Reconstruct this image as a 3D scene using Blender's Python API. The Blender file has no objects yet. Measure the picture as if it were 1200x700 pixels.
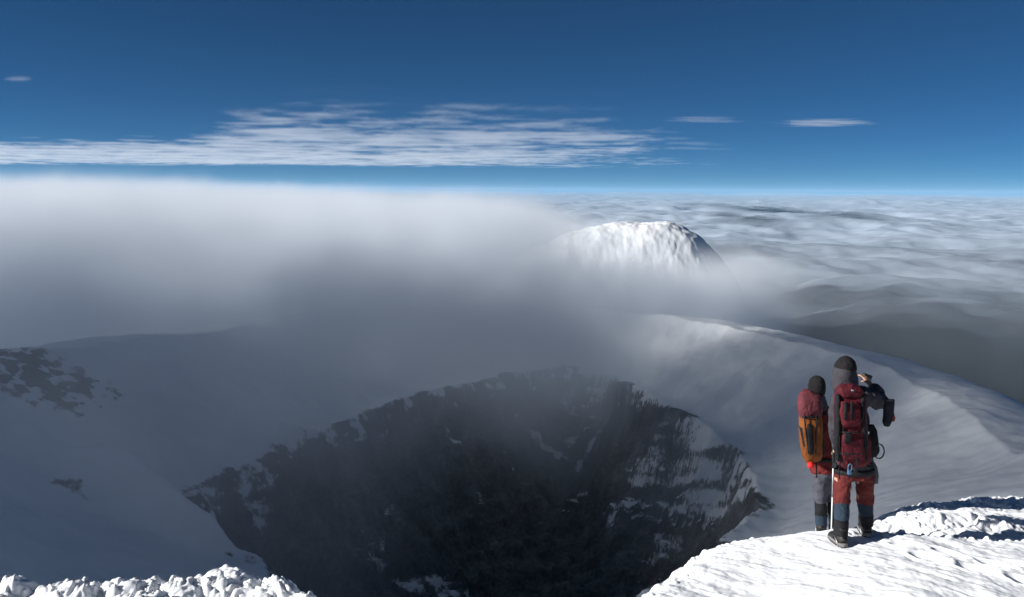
import bpy, bmesh, math, random
import numpy as np
from mathutils import Vector, Matrix

sc = bpy.context.scene
R = math.radians
# ------------------------------------------------------------------ camera
FPX = 1039.0                       # focal length in pixels of a 1200 px wide frame
PITCH = R(6.9)
ROLL = R(0.35)
cd = bpy.data.cameras.new('camera')
cam = bpy.data.objects.new('camera', cd)
sc.collection.objects.link(cam)
cd.sensor_width = 36.0
cd.lens = 36.0 * FPX / 1200.0
cd.clip_start = 0.1
cd.clip_end = 400000.0
cam.matrix_world = Matrix.Rotation(R(90) - PITCH, 4, 'X') @ Matrix.Rotation(ROLL, 4, 'Z')
sc.camera = cam
sc.render.resolution_x, sc.render.resolution_y = 1024, 597

# ------------------------------------------------------------------ sky, sun, exposure
SUN_EL = R(23)
SUN_DIR = Vector((-1.0, -0.20, 0)).normalized() * math.cos(SUN_EL) + Vector((0, 0, math.sin(SUN_EL)))   # towards the sun
world = bpy.data.worlds.new('World')
sc.world = world
world.use_nodes = True
wn = world.node_tree
wn.nodes.clear()
sky = wn.nodes.new('ShaderNodeTexSky')
sky.sky_type = 'NISHITA'
sky.sun_disc = False
sky.sun_elevation = SUN_EL
sky.sun_rotation = math.atan2(SUN_DIR.x, SUN_DIR.y)
sky.altitude = 7000
sky.air_density = 0.75
sky.dust_density = 0.0
sky.ozone_density = 8.5
bg = wn.nodes.new('ShaderNodeBackground')
bg.inputs['Strength'].default_value = 0.05
wo = wn.nodes.new('ShaderNodeOutputWorld')
tint = wn.nodes.new('ShaderNodeMix'); tint.data_type = 'RGBA'; tint.blend_type = 'MULTIPLY'
tint.inputs[0].default_value = 1.0
tint.inputs[7].default_value = (0.48, 0.85, 0.75, 1)          # the cool white balance of the photograph
wn.links.new(sky.outputs[0], tint.inputs[6])
wn.links.new(tint.outputs[2], bg.inputs[0])
wn.links.new(bg.outputs[0], wo.inputs[0])
sl = bpy.data.lights.new('sun', 'SUN')
sl.energy = 5.0
sl.angle = R(0.5)
sl.color = (1.0, 0.97, 0.93)
sun = bpy.data.objects.new('sun', sl)
sun.rotation_euler = SUN_DIR.to_track_quat('Z', 'Y').to_euler()
sc.collection.objects.link(sun)
sc.view_settings.view_transform = 'Standard'
sc.view_settings.look = 'None'
sc.view_settings.gamma = 1.0
sc.view_settings.use_curve_mapping = False
sc.view_settings.exposure = 0.6
sc.cycles.use_denoising = True
sc.cycles.volume_bounces = 10
sc.cycles.max_bounces = 12
sc.cycles.diffuse_bounces = 3
sc.cycles.volume_step_rate = 1.0
sc.cycles.volume_max_steps = 256


# ------------------------------------------------------------------ helpers
def link(o, parent=None):
    sc.collection.objects.link(o)
    if parent is not None:
        o.parent = parent
    return o


def tag(o, label=None, cat=None, group=None, kind=None):
    if label: o['label'] = label
    if cat: o['category'] = cat
    if group: o['group'] = group
    if kind: o['kind'] = kind
    return o


CAMM = np.array(cam.matrix_world.to_3x3())


def at(px, py, y):
    """world point at distance y north of the camera seen at that place of the photograph (design aid)"""
    d = CAMM @ np.array([(px - 600) / FPX, (350 - py) / FPX, -1.0])
    return Vector(d / d[1] * y)


def at_z(px, py, z):
    d = CAMM @ np.array([(px - 600) / FPX, (350 - py) / FPX, -1.0])
    return Vector(d / d[2] * z)


# -------- numpy noise
_rng = np.random.RandomState(7)
_perm = _rng.permutation(4096)
_ang = _rng.rand(4096) * 2 * np.pi
_gx, _gy = np.cos(_ang), np.sin(_ang)


def perlin(x, y, seed=0):
    xi = np.floor(x).astype(np.int64); yi = np.floor(y).astype(np.int64)
    xf = x - xi; yf = y - yi

    def g(i, j, fx, fy):
        h = _perm[(_perm[(i + seed * 131) & 4095] + j) & 4095]
        return _gx[h] * fx + _gy[h] * fy
    u = xf * xf * xf * (xf * (xf * 6 - 15) + 10); v = yf * yf * yf * (yf * (yf * 6 - 15) + 10)
    a = g(xi, yi, xf, yf); b = g(xi + 1, yi, xf - 1, yf)
    c = g(xi, yi + 1, xf, yf - 1); d = g(xi + 1, yi + 1, xf - 1, yf - 1)
    return (a + (b - a) * u) + ((c + (d - c) * u) - (a + (b - a) * u)) * v


def fbm(x, y, oct=5, seed=0, gain=0.5, lac=2.03):
    s = 0; a = 1.0; f = 1.0
    for k in range(oct):
        s = s + a * perlin(x * f, y * f, seed + k)
        a *= gain; f *= lac
    return s * 1.4


def ridged(x, y, oct=5, seed=0, gain=0.5):
    s = 0; a = 1.0; f = 1.0
    for k in range(oct):
        s = s + a * (1 - 2 * np.abs(perlin(x * f, y * f, seed + k)) * 1.4)
        a *= gain; f *= 2.07
    return s


def sstep(a, b, x):
    t = np.clip((x - a) / (b - a), 0, 1)
    return t * t * (3 - 2 * t)


def grid_mesh(name, X, Y, Z, mat, attrs=None, smooth=True, keep=None):
    ny, nx = X.shape
    co = np.stack([X, Y, Z], -1).reshape(-1, 3).astype(np.float32)
    idx = np.arange(nx * ny).reshape(ny, nx)
    q = np.stack([idx[:-1, :-1], idx[:-1, 1:], idx[1:, 1:], idx[1:, :-1]], -1).reshape(-1, 4)
    if keep is not None:
        k = keep[:-1, :-1] & keep[:-1, 1:] & keep[1:, 1:] & keep[1:, :-1]
        q = q[k.reshape(-1)]
    me = bpy.data.meshes.new(name)
    me.vertices.add(len(co)); me.vertices.foreach_set('co', co.ravel())
    me.loops.add(q.size); me.loops.foreach_set('vertex_index', q.astype(np.int32).ravel())
    me.polygons.add(len(q))
    me.polygons.foreach_set('loop_start', np.arange(0, q.size, 4, dtype=np.int32))
    me.polygons.foreach_set('loop_total', np.full(len(q), 4, dtype=np.int32))
    me.update(calc_edges=True)
    me.polygons.foreach_set('use_smooth', np.full(len(q), smooth, dtype=bool))
    for k, v in (attrs or {}).items():
        at_ = me.attributes.new(k, 'FLOAT', 'POINT')
        at_.data.foreach_set('value', v.reshape(-1).astype(np.float32))
    me.materials.append(mat)
    return link(bpy.data.objects.new(name, me))


# -------- node helper: sockets with arithmetic
class S:
    def __init__(s, nt, sock): s.nt = nt; s.k = sock

    def _m(s, op, *o, clamp=False):
        n = s.nt.nodes.new('ShaderNodeMath'); n.operation = op; n.use_clamp = clamp
        for i, v in enumerate((s,) + o):
            if isinstance(v, S): s.nt.links.new(v.k, n.inputs[i])
            else: n.inputs[i].default_value = float(v)
        return S(s.nt, n.outputs[0])

    def __add__(s, o): return s._m('ADD', o)
    __radd__ = __add__
    def __mul__(s, o): return s._m('MULTIPLY', o)
    __rmul__ = __mul__
    def __sub__(s, o): return s._m('SUBTRACT', o)
    def __rsub__(s, o): return (s * -1.0) + o
    def __truediv__(s, o): return s._m('DIVIDE', o)
    def max(s, o): return s._m('MAXIMUM', o)
    def min(s, o): return s._m('MINIMUM', o)
    def pow(s, o): return s._m('POWER', o)
    def abs(s): return s._m('ABSOLUTE')

    def step(s, a, b):                       # smoothstep a..b -> 0..1
        n = s.nt.nodes.new('ShaderNodeMapRange'); n.interpolation_type = 'SMOOTHSTEP'
        s.nt.links.new(s.k, n.inputs['Value'])
        for nm, v in (('From Min', a), ('From Max', b)):
            if isinstance(v, S): s.nt.links.new(v.k, n.inputs[nm])
            else: n.inputs[nm].default_value = v
        return S(s.nt, n.outputs['Result'])


def xyz(nt, kind='Object'):
    tc = nt.nodes.new('ShaderNodeTexCoord'); sp = nt.nodes.new('ShaderNodeSeparateXYZ')
    nt.links.new(tc.outputs[kind], sp.inputs[0])
    return tc.outputs[kind], [S(nt, sp.outputs[i]) for i in range(3)]


def noise(nt, vec, scale, detail=3, rough=0.55, stretch=(1, 1, 1), dist=0.0, off=(0, 0, 0)):
    mp = nt.nodes.new('ShaderNodeVectorMath'); mp.operation = 'MULTIPLY_ADD'
    mp.inputs[1].default_value = tuple(scale * q for q in stretch)
    mp.inputs[2].default_value = off
    nt.links.new(vec, mp.inputs[0])
    n = nt.nodes.new('ShaderNodeTexNoise')
    n.inputs['Scale'].default_value = 1.0
    n.inputs['Detail'].default_value = detail
    n.inputs['Roughness'].default_value = rough
    n.inputs['Distortion'].default_value = dist
    nt.links.new(mp.outputs[0], n.inputs['Vector'])
    return S(nt, n.outputs['Fac'])


def new_mat(name):
    m = bpy.data.materials.new(name); m.use_nodes = True
    m.node_tree.nodes.clear()
    return m, m.node_tree


def ramp(nt, fac, stops):
    r = nt.nodes.new('ShaderNodeValToRGB')
    while len(r.color_ramp.elements) < len(stops): r.color_ramp.elements.new(0.5)
    for e, (p, c) in zip(r.color_ramp.elements, stops):
        e.position = p; e.color = (*c, 1)
    nt.links.new(fac.k, r.inputs[0])
    return r.outputs[0]


def mixc(nt, fac, a, b):
    n = nt.nodes.new('ShaderNodeMix'); n.data_type = 'RGBA'
    if isinstance(fac, S): nt.links.new(fac.k, n.inputs[0])
    else: n.inputs[0].default_value = fac
    for s, v in ((n.inputs[6], a), (n.inputs[7], b)):
        if isinstance(v, tuple): s.default_value = (*v, 1)
        else: nt.links.new(v, s)
    return n.outputs[2]


def principled(nt, color, rough=0.8, bump=None, bstr=0.3, bdist=0.1, spec=0.3, **kw):
    p = nt.nodes.new('ShaderNodeBsdfPrincipled'); o = nt.nodes.new('ShaderNodeOutputMaterial')
    if isinstance(color, tuple): p.inputs['Base Color'].default_value = (*color, 1)
    else: nt.links.new(color, p.inputs['Base Color'])
    if isinstance(rough, S): nt.links.new(rough.k, p.inputs['Roughness'])
    else: p.inputs['Roughness'].default_value = rough
    p.inputs['Specular IOR Level'].default_value = spec
    for k, v in kw.items(): p.inputs[k].default_value = v
    if bump is not None:
        b = nt.nodes.new('ShaderNodeBump'); b.inputs['Strength'].default_value = bstr
        b.inputs['Distance'].default_value = bdist
        nt.links.new(bump.k, b.inputs['Height']); nt.links.new(b.outputs[0], p.inputs['Normal'])
    nt.links.new(p.outputs[0], o.inputs[0])
    return p


def volume_out(nt, density, color, aniso=0.0, absorb=None):
    p = nt.nodes.new('ShaderNodeVolumePrincipled'); o = nt.nodes.new('ShaderNodeOutputMaterial')
    p.inputs['Color'].default_value = (*color, 1)
    p.inputs['Anisotropy'].default_value = aniso
    if absorb: p.inputs['Absorption Color'].default_value = (*absorb, 1)
    if isinstance(density, S): nt.links.new(density.k, p.inputs['Density'])
    else: p.inputs['Density'].default_value = density
    nt.links.new(p.outputs[0], o.inputs['Volume'])


def attr(nt, name):
    a = nt.nodes.new('ShaderNodeAttribute'); a.attribute_name = name
    return S(nt, a.outputs['Fac'])


# ------------------------------------------------------------------ materials of the setting
def mat_terrain():
    m, nt = new_mat('mountain_snow_and_rock')
    v, (x, y, z) = xyz(nt)
    rock = attr(nt, 'rock')
    n1 = noise(nt, v, 0.35, 6, 0.65)
    n2 = noise(nt, v, 0.05, 5, 0.6, off=(3, 7, 1))
    mask = (rock + (n1 - 0.5) * 0.9).step(0.34, 0.66)
    rc = ramp(nt, n2 * 0.6 + n1 * 0.4, [(0.3, (0.017, 0.018, 0.020)), (0.44, (0.052, 0.055, 0.059)), (0.56, (0.125, 0.13, 0.138)), (0.70, (0.25, 0.26, 0.272))])
    scol = ramp(nt, n2, [(0.3, (0.70, 0.74, 0.78)), (0.7, (0.80, 0.82, 0.84))])
    col = mixc(nt, mask, scol, rc)
    b = noise(nt, v, 0.8, 6, 0.7)
    hb = b * (mask * 0.95 + 0.05)
    principled(nt, col, 0.9, hb, 0.8, 1.6, 0.15)
    return m


def mat_snow():
    m, nt = new_mat('crusted_snow')
    v, (x, y, z) = xyz(nt)
    n = noise(nt, v, 14.0, 6, 0.65)
    c = ramp(nt, noise(nt, v, 3.0, 4), [(0.3, (0.76, 0.79, 0.83)), (0.7, (0.84, 0.85, 0.87))])
    principled(nt, c, 0.6, n, 0.25, 0.02, 0.25)
    return m


def mat_cloud_sea():
    m, nt = new_mat('cloud_sea')
    v, (x, y, z) = xyz(nt)
    p = principled(nt, (0.40, 0.47, 0.56), 1.0, None, spec=0.0)
    p.subsurface_method = 'BURLEY'
    p.inputs['Subsurface Weight'].default_value = 1.0; p.inputs['Subsurface Radius'].default_value = (1, 1, 1); p.inputs['Subsurface Scale'].default_value = 170.0
    cov = attr(nt, 'cover') + (noise(nt, v, 1 / 900, 6, 0.6) - 0.5) * 0.9
    nt.links.new(cov.step(0.0, 1.0).k, p.inputs['Alpha'])
    return m


def mat_lowland():
    m, nt = new_mat('lowland')
    v, (x, y, z) = xyz(nt)
    n = noise(nt, v, 0.0009, 8, 0.65)
    c = ramp(nt, n, [(0.35, (0.006, 0.013, 0.024)), (0.5, (0.010, 0.020, 0.034)), (0.65, (0.018, 0.030, 0.046))])
    principled(nt, c, 1.0, None, spec=0.0)
    return m


# ------------------------------------------------------------------ the mountain: crater, rim, far summit
CX, CY = 0.0, 470.0
Z_PIT = -150.0


def polar_curve(pts, smooth_n=16):
    """closed r(theta) through world points, theta measured from north, clockwise"""
    th = np.array([math.atan2(p[0] - CX, p[1] - CY) for p in pts]); r = np.array([math.hypot(p[0] - CX, p[1] - CY) for p in pts])
    o = np.argsort(th); th, r = th[o], r[o]
    T = np.linspace(-np.pi, np.pi, 721)
    rr = np.interp(T, np.r_[th[-1] - 2 * np.pi, th, th[0] + 2 * np.pi], np.r_[r[-1], r, r[0]])
    for _ in range(smooth_n):
        k = np.concatenate([rr[-4:-1], rr, rr[1:4]])
        rr = np.convolve(k, np.ones(7) / 7, 'valid')
    return lambda t: np.interp(t, T, rr)


pit_px = [(215, 602), (232, 570), (262, 552), (330, 535), (380, 505), (440, 480), (520, 455), (600, 437), (680, 424), (730, 445),
          (765, 472), (830, 500), (862, 525), (880, 560), (886, 600), (860, 625), (800, 665), (745, 700), (660, 745), (560, 765), (460, 745), (372, 700), (300, 655)]
R_PIT = polar_curve([at_z(px, py, Z_PIT) for px, py in pit_px])
R_PIT_SOFT = polar_curve([at_z(px, py, Z_PIT) for px, py in pit_px], 40)
# rim: (angle deg, radius, height)
rim = [(-180, 462, -9), (-160, 400, -14), (-135, 320, -34), (-118, 275, -62), (-100, 252, -74), (-80, 250, -84), (-55, 265, -95), (-30, 300, -95),
       (0, 320, -96), (25, 300, -97), (46, 262, -98), (64, 247, -100), (90, 228, -100), (107, 228, -100), (122, 236, -100), (138, 285, -72), (155, 370, -32), (168, 440, -12), (180, 462, -9)]
_ra, _rr, _rz = (np.array(c, float) for c in zip(*rim))


def smooth_interp(t, xs, ys):
    T = np.linspace(-180, 180, 721); v = np.interp(T, xs, ys)
    for _ in range(9):
        k = np.concatenate([v[-6:-1], v, v[1:6]]); v = np.convolve(k, np.ones(11) / 11, 'valid')
    return np.interp(np.degrees(t), T, v)


HUMP = at(770, 262, 900)


def terrain(x, y):
    dx, dy = x - CX, y - CY
    th = np.arctan2(dx, dy); r = np.hypot(dx, dy)
    wob = fbm(x / 40, y / 40, 5, 3) * 6.0 + fbm(x / 9, y / 9, 3, 13) * 0.8
    near = sstep(150, 175, np.abs(np.degrees(th)))
    rp = R_PIT(th) + wob * (1 - 0.6 * near)
    rr = smooth_interp(th, _ra, _rr); zr = smooth_interp(th, _ra, _rz)
    rs = R_PIT_SOFT(th) - 5
    s = np.clip((r - rs) / (rr - rs), 0, 1.0) * sstep(-2, 30, r - rp)
    pw = 1.35 + 0.65 * near
    slope = Z_PIT + (zr - Z_PIT) * s ** pw
    out = np.maximum(r - rr, 0)
    slope = slope - 0.85 * (np.sqrt(out * out + 75 * 75) - 75)
    slope = slope - 7.0 * np.exp(-((r - rr) / 36.0) ** 2)
    slope = slope + fbm(x / 60, y / 60, 5, 21) * 3.0 * sstep(20, 120, np.hypot(x, y)) * (1 - 0.5 * sstep(0, 40, out))
    slope = slope + (fbm(th * 14, r / 60, 3, 23) * 0.7 + fbm(x / 13, y / 18, 4, 25) * 0.12) * sstep(30, 160, np.hypot(x, y)) * sstep(4, 25, r - rp)   # runnels and wind ridges
    # pit: broken walls falling to a dark floor
    d = np.maximum(rp - r, 0)
    rg = ridged(x / 42 + 0.3 * np.sin(y / 30), y / 60, 6, 31)
    # terraces / buttresses
    wall = 108 * (1 - np.exp(-(d / 46.0) ** 1.15)) + 7 * sstep(0, 22, d)
    pit = Z_PIT - wall + rg * 9.0 * sstep(2, 40, d) + fbm(x / 14, y / 14, 5, 41) * 4.5 * sstep(0, 20, d)
    tb = 8.5; zz = pit / tb + 0.5 * fbm(x / 60, y / 60, 3, 45)
    terr = (np.floor(zz) + sstep(0.25, 0.95, zz - np.floor(zz))) * tb - 0.5 * tb * fbm(x / 60, y / 60, 3, 45)
    pit = pit + (terr - pit) * 0.75 * sstep(6, 25, d)
    z = np.where(d > 0, pit, slope)
    # snow spurs on the left inner slope
    for (px, py, zz, sx, sy, h, rot) in SPURS:
        p = at_z(px, py, zz); c, s_ = math.cos(rot), math.sin(rot)
        u = ((x - p[0]) * c + (y - p[1]) * s_) / sx; w = (-(x - p[0]) * s_ + (y - p[1]) * c) / sy
        z = z + h * np.exp(-(u * u + w * w) ** 1.5) * (1 - sstep(-4, 3, rp - r))
    # summit beyond the crater
    hx, hy = (x - HUMP[0]), (y - HUMP[1])
    a = np.where(hx < 0, hx / 165.0, hx / 80.0)
    b = np.where(hy < 0, hy / 75.0, hy / 160.0)
    q = np.sqrt(a * a + b * b)
    hz = HUMP[2] + 1.0 - 55 * q ** 2.3 - 0.012 * hx
    wx = x + fbm(x / 30, y / 30, 3, 50) * 14
    fl = np.abs(perlin(wx / 9, y / 45, 51)) + np.abs(perlin(wx / 4, y / 22, 52)) * 0.6
    hz = hz - fl * 0.9 * sstep(0.3, 0.7, q + 0.25 * fbm(x / 25, y / 25, 3, 54)) * sstep(15, -25, hy) + fbm(x / 24, y / 24, 6, 61, 0.55) * 2.2
    hz = np.where(q < 3, hz, -1e4)
    k = 14.0
    z = np.where(hz - z > 40, hz, np.logaddexp(z / k, np.maximum(hz, z - 400) / k) * k)
    return z, r - rp, th


SPURS = [(175, 605, -132, 30, 15, 24, 0.5), (60, 545, -112, 30, 16, 15, 0.2), (330, 500, -140, 40, 25, 7, -0.3)]


def hit(px, py):
    d = CAMM @ np.array([(px - 600) / FPX, (350 - py) / FPX, -1.0]); d = d / d[1]
    t = np.arange(60, 1300, 1.0)
    z, _, _ = terrain(d[0] * t, t)
    k = np.argmax(z >= d[2] * t)
    return d * t[k]


def axis(segs):
    out = []
    for a, b, st in segs:
        out.append(np.arange(a, b, st))
    return np.concatenate(out + [[segs[-1][1]]])


def build_mountain():
    ax = axis([(-2600, -700, 40), (-700, -320, 8), (-320, -260, 2.2), (-260, 260, 1.15), (260, 340, 2.2), (340, 700, 8), (700, 2600, 40)])
    ay = axis([(-900, -100, 25), (-100, 230, 3.0), (230, 820, 1.25), (820, 1020, 2.0), (1020, 1300, 8), (1300, 2600, 40)])
    X, Y = np.meshgrid(ax, ay)
    Z, d, th = terrain(X, Y)
    # rock where the pit wall is bare
    gx = np.gradient(Z, axis=1) / np.gradient(X, axis=1); gy = np.gradient(Z, axis=0) / np.gradient(Y, axis=0)
    steep = np.hypot(gx, gy)
    U, V = X + 0.6 * Y, Z * 1.15 + 0.35 * Y                  # runs on across the steep walls
    n = fbm(U / 26, V / 26, 5, 71)
    streak = fbm(th * 42 + fbm(X / 40, Y / 40, 3, 73) * 1.5, (d + 200) / 55, 5, 75, 0.6)     # gullies run down the wall
    fine = fbm(U / 10, V / 7, 5, 77, 0.62)
    patch = fbm(U / 45, V / 22, 4, 79)
    rock = sstep(9, -6, d + n * 8.0 + fine * 5.0) * (0.80 + 0.20 * sstep(-10, -45, d)) - 0.24 * sstep(0.0, 0.5, streak) * sstep(110, 10, -d) * sstep(-0.3, 0.4, patch) * (0.35 + 0.65 * sstep(-20, 90, X)) - 0.30 * sstep(0.1, 0.8, fine) * sstep(-0.2, 0.5, patch) * (0.3 + 0.7 * sstep(-20, 90, X))
    snowp = np.zeros_like(X)
    for px, py, rx, ry, amt in [(640, 525, 20, 2.6, 1.0), (690, 529, 12, 2.4, 0.9), (668, 518, 14, 2.0, 0.7), (600, 545, 16, 3, 0.4), (540, 520, 16, 3, 0.35), (560, 580, 8, 6, 0.4), (680, 580, 12, 8, 0.5), (720, 600, 10, 8, 0.5), (760, 545, 18, 16, 0.42), (800, 575, 12, 20, 0.42), (845, 600, 8, 24, 0.5), (830, 560, 10, 16, 0.35),
                                (500, 688, 16, 12, 0.75), (540, 690, 14, 10, 0.7), (440, 650, 10, 14, 0.45), (460, 600, 8, 14, 0.35), (300, 590, 8, 12, 0.4),
                                (780, 640, 16, 24, 0.5), (700, 470, 30, 14, 0.25), (870, 610, 10, 24, 0.8), (820, 655, 10, 24, 0.7)]:
        p = hit(px, py)
        snowp += amt * np.exp(-(((X - p[0]) / rx) ** 2 + ((Y - p[1]) / ry) ** 2))
    rock = rock - snowp * (0.75 + fbm(U / 14, V / 8, 4, 91) * 1.1)
    rock = rock - (0.12 + 0.3 * sstep(-0.1, 0.5, patch) * sstep(-40, 80, X)) * sstep(1.0, 0.45, steep) * sstep(-1, -12, d)
    # outcrops on the left rim and on the snow slopes
    for px, py, rx, ry, amt in [(10, 432, 28, 24, 0.9), (60, 445, 22, 20, 0.8), (110, 448, 16, 14, 0.65), (0, 412, 24, 18, 0.85), (80, 568, 9, 6, 0.5)]:
        p = hit(px, py)
        rock = rock + amt * np.exp(-(((X - p[0]) / rx) ** 2 + ((Y - p[1]) / ry) ** 2)) * (0.75 + fbm(U / 9, V / 6, 5, 95, 0.6) * 1.2) * (d > 0)
    o = grid_mesh('mountain', X, Y, Z, mat_terrain(), {'rock': rock})
    tag(o, 'snow covered volcano with a dark rocky crater pit', 'mountain', kind='structure')


# ------------------------------------------------------------------ snow ledge the climbers stand on
EDGE = [(-12, 7.2), (-6, 7.5), (-4.4, 7.6), (-3.3, 7.65), (-2.55, 7.95), (-2.0, 7.6), (-1.6, 7.35), (-1.3, 7.0), (-1, 6.3), (0, 5.6), (0.7, 6.3), (1.2, 7.7), (1.8, 8.5), (2.35, 9.05),
        (3.3, 9.6), (4.2, 9.8), (5.05, 10.1), (5.8, 10.3), (7, 10.5), (12, 11)]


def ledge_base(x, y):
    ye = np.interp(x, [e[0] for e in EDGE], [e[1] for e in EDGE])
    side = sstep(0.5, 3.2, x)
    z = -3.34 - 0.30 * (1 - sstep(1.2, 3.6, x)) * side - 0.02 + np.maximum(5.6 - y, 0) * 0.30
    z = z - 0.16 * (1 - side) - 0.17 * sstep(8.7, 9.7, y) * side - 0.30 * sstep(8.5, 9.4, y) * (1 - sstep(3.3, 4.7, x)) * side
    q = y - ye
    z = z - 0.42 * (np.sqrt(np.maximum(q + 0.35, 0) ** 2 + 0.04) - 0.2) - 0.9 * np.maximum(q, 0) - 0.5 * np.maximum(q - 0.5, 0)
    back = np.maximum(np.abs(x) - 8, 0)
    z = z - back * 1.2 - np.maximum(-2 - y, 0) * 1.2
    return z, q


def bumps(X, Y, pts):
    """union of rounded snow lumps: height above the base, max of squashed balls"""
    H = np.zeros_like(X)
    x0, y0 = X[0, 0], Y[0, 0]; st = X[0, 1] - X[0, 0]
    ny, nx = X.shape
    for (px, py, r, h) in pts:
        i0, i1 = max(0, int((px - r - x0) / st)), min(nx, int((px + r - x0) / st) + 2)
        j0, j1 = max(0, int((py - r - y0) / st)), min(ny, int((py + r - y0) / st) + 2)
        if i1 <= i0 or j1 <= j0: continue
        sx, sy = X[j0:j1, i0:i1], Y[j0:j1, i0:i1]
        w = 1 + 0.35 * perlin(sx * 9 + px, sy * 9, 5) + 0.25 * perlin(sx * 21, sy * 21 + py, 6)
        d2 = ((sx - px) ** 2 + (sy - py) ** 2) / (r * r) * w
        hh = h * np.sqrt(np.clip(1 - d2, 0, 1))
        H[j0:j1, i0:i1] = np.maximum(H[j0:j1, i0:i1], hh)
    return H


def build_ledge():
    st = 0.0125
    xs = np.arange(-6.6, 7.6, st); ys = np.arange(5.4, 11.3, st)
    X, Y = np.meshgrid(xs, ys)
    Z, q = ledge_base(X, Y)
    rnd = random.Random(5)
    ye = lambda x: np.interp(x, [e[0] for e in EDGE], [e[1] for e in EDGE])
    big = [(-2.55, 7.7, 0.34, 0.13), (-2.35, 7.55, 0.22, 0.10), (-3.35, 7.5, 0.25, 0.12), (-2.9, 7.55, 0.25, 0.10), (-3.9, 7.5, 0.3, 0.10), (-1.95, 7.35, 0.12, 0.13), (-1.72, 7.2, 0.12, 0.13)]
    for k in range(40):
        x = rnd.uniform(-6.5, -1.2); big.append((x, ye(x) - rnd.uniform(-0.1, 0.9), rnd.uniform(0.12, 0.28), rnd.uniform(0.05, 0.12)))
    mid, small = [], []
    for k in range(90):
        x = rnd.uniform(-6.5, -0.9); r = 0.03 + 0.05 * rnd.random() ** 2
        mid.append((x, ye(x) + rnd.uniform(-1.4, 0.5), r, r * rnd.uniform(0.4, 1.0)))
    yc_ = lambda x: 8.72 + 0.10 * (x - 3.6) + 0.10 * math.sin(x * 2.1)
    for k in range(420):                      # crust crumbs along the trodden trough and the far lip
        x = 3.3 + 4.3 * rnd.random()
        c = rnd.random()
        if c < 0.45: y = yc_(x) - 0.30 + rnd.gauss(0, 0.06)
        elif c < 0.6: y = yc_(x) + rnd.gauss(0, 0.2)
        elif c < 0.8: y = yc_(x) + 0.36 + rnd.gauss(0, 0.05)
        else: y = ye(x) - 0.22 + rnd.gauss(0, 0.12)
        r = 0.014 + 0.04 * rnd.random() ** 2.5
        (mid if r > 0.032 else small).append((x, y, r, r * rnd.uniform(0.5, 1.1)))
    for k in range(500):
        x = rnd.uniform(1.0, 7.5); r = 0.012 + 0.03 * rnd.random() ** 2
        small.append((x, ye(x) - rnd.uniform(-0.1, 0.4) * rnd.random(), r, r * 0.7))
    side = sstep(0.2, 1.4, X)
    H = bumps(X, Y, big) + 0.85 * bumps(X, Y, mid) + 0.8 * bumps(X, Y, small)
    wx = X + 0.10 * fbm(X * 2.2, Y * 2.2, 3, 33); wy = Y + 0.10 * fbm(X * 2.2, Y * 2.2, 3, 37)
    crust = 0
    for f_, a_, sd in ((1.7, 0.05, 40), (4.3, 0.04, 41), (9.5, 0.034, 42), (19.0, 0.020, 43), (36.0, 0.010, 44)):
        t_ = np.clip(np.abs(perlin(wx * f_, wy * f_, sd)) * 1.9, 0, 1)
        crust = crust + a_ * (1 - (1 - t_) ** 2)
    H = H + (1 - side) * (crust - 0.10)
    yc = 8.72 + 0.10 * (X - 3.6) + 0.10 * np.sin(X * 2.1)
    tr = np.exp(-((Y - yc) / 0.28) ** 4) * sstep(3.3, 3.9, X)
    Z = Z - 0.15 * tr * (0.8 + 0.6 * fbm(X * 1.6, Y * 1.6, 3, 15))
    berm = np.exp(-((Y - yc - 0.45) / 0.16) ** 2) * sstep(3.2, 4.2, X)
    Z = Z + 0.04 * berm
    # wind texture: shallow sastrugi
    u = X * 0.80 - Y * 0.60; w = X * 0.60 + Y * 0.80
    sas = fbm(u * 1.3, w * 5.0, 5, 17, 0.55)
    Z = Z + side * (0.020 * sas + 0.008 * fbm(u * 3 + sas, w * 8, 4, 18, 0.55) + 0.006 * fbm(X * 9, Y * 9, 3, 28))
    Z = Z + (1 - side) * 0.06 * fbm(X * 1.4, Y * 1.4, 4, 19)
    Z = Z + 0.05 * fbm(X * 0.7, Y * 0.7, 3, 22) * side
    lip = sstep(0.55, 0.15, np.abs(q + 0.25)) * side
    edge = np.exp(-((np.abs(Y - yc) - 0.30) / 0.10) ** 2) * sstep(3.4, 4.0, X)
    Z = Z + (crust - 0.13) * (0.3 * lip + 0.5 * edge + 0.25 * tr) * sstep(2.2, 4.2, X) + (crust - 0.13) * 0.16 * lip + H
    for k in range(10):                       # boot prints leading up to the climbers
        px_, py_ = 3.75 + 0.16 * k + 0.05 * (-1) ** k, 8.05 - 0.11 * k + 0.10 * (-1) ** k
        u_ = ((X - px_) * 0.86 - (Y - py_) * 0.5) / 0.15; w_ = ((X - px_) * 0.5 + (Y - py_) * 0.86) / 0.065
        rr_ = np.sqrt(u_ * u_ + w_ * w_)
        Z = Z - 0.045 * sstep(1.1, 0.75, rr_) + 0.014 * np.exp(-((rr_ - 1.25) / 0.2) ** 2)
    for (fx, fy, fz) in FEET:                 # trodden flat under the boots
        w = np.exp(-(((X - fx) / 0.13) ** 2 + ((Y - fy) / 0.19) ** 2) ** 2)
        Z = Z * (1 - w) + fz * w
    o = grid_mesh('snow_ledge', X, Y, Z, SNOW)
    tag(o, 'bright crusted snow ledge at the edge of the crater', 'snow', kind='structure')
    # coarser snow behind, where the photographer stands
    st = 0.12
    xs = np.arange(-14, 14.05, st); ys = np.arange(-10, 16.05, st)
    X, Y = np.meshgrid(xs, ys)
    Z, q = ledge_base(X, Y)
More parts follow.
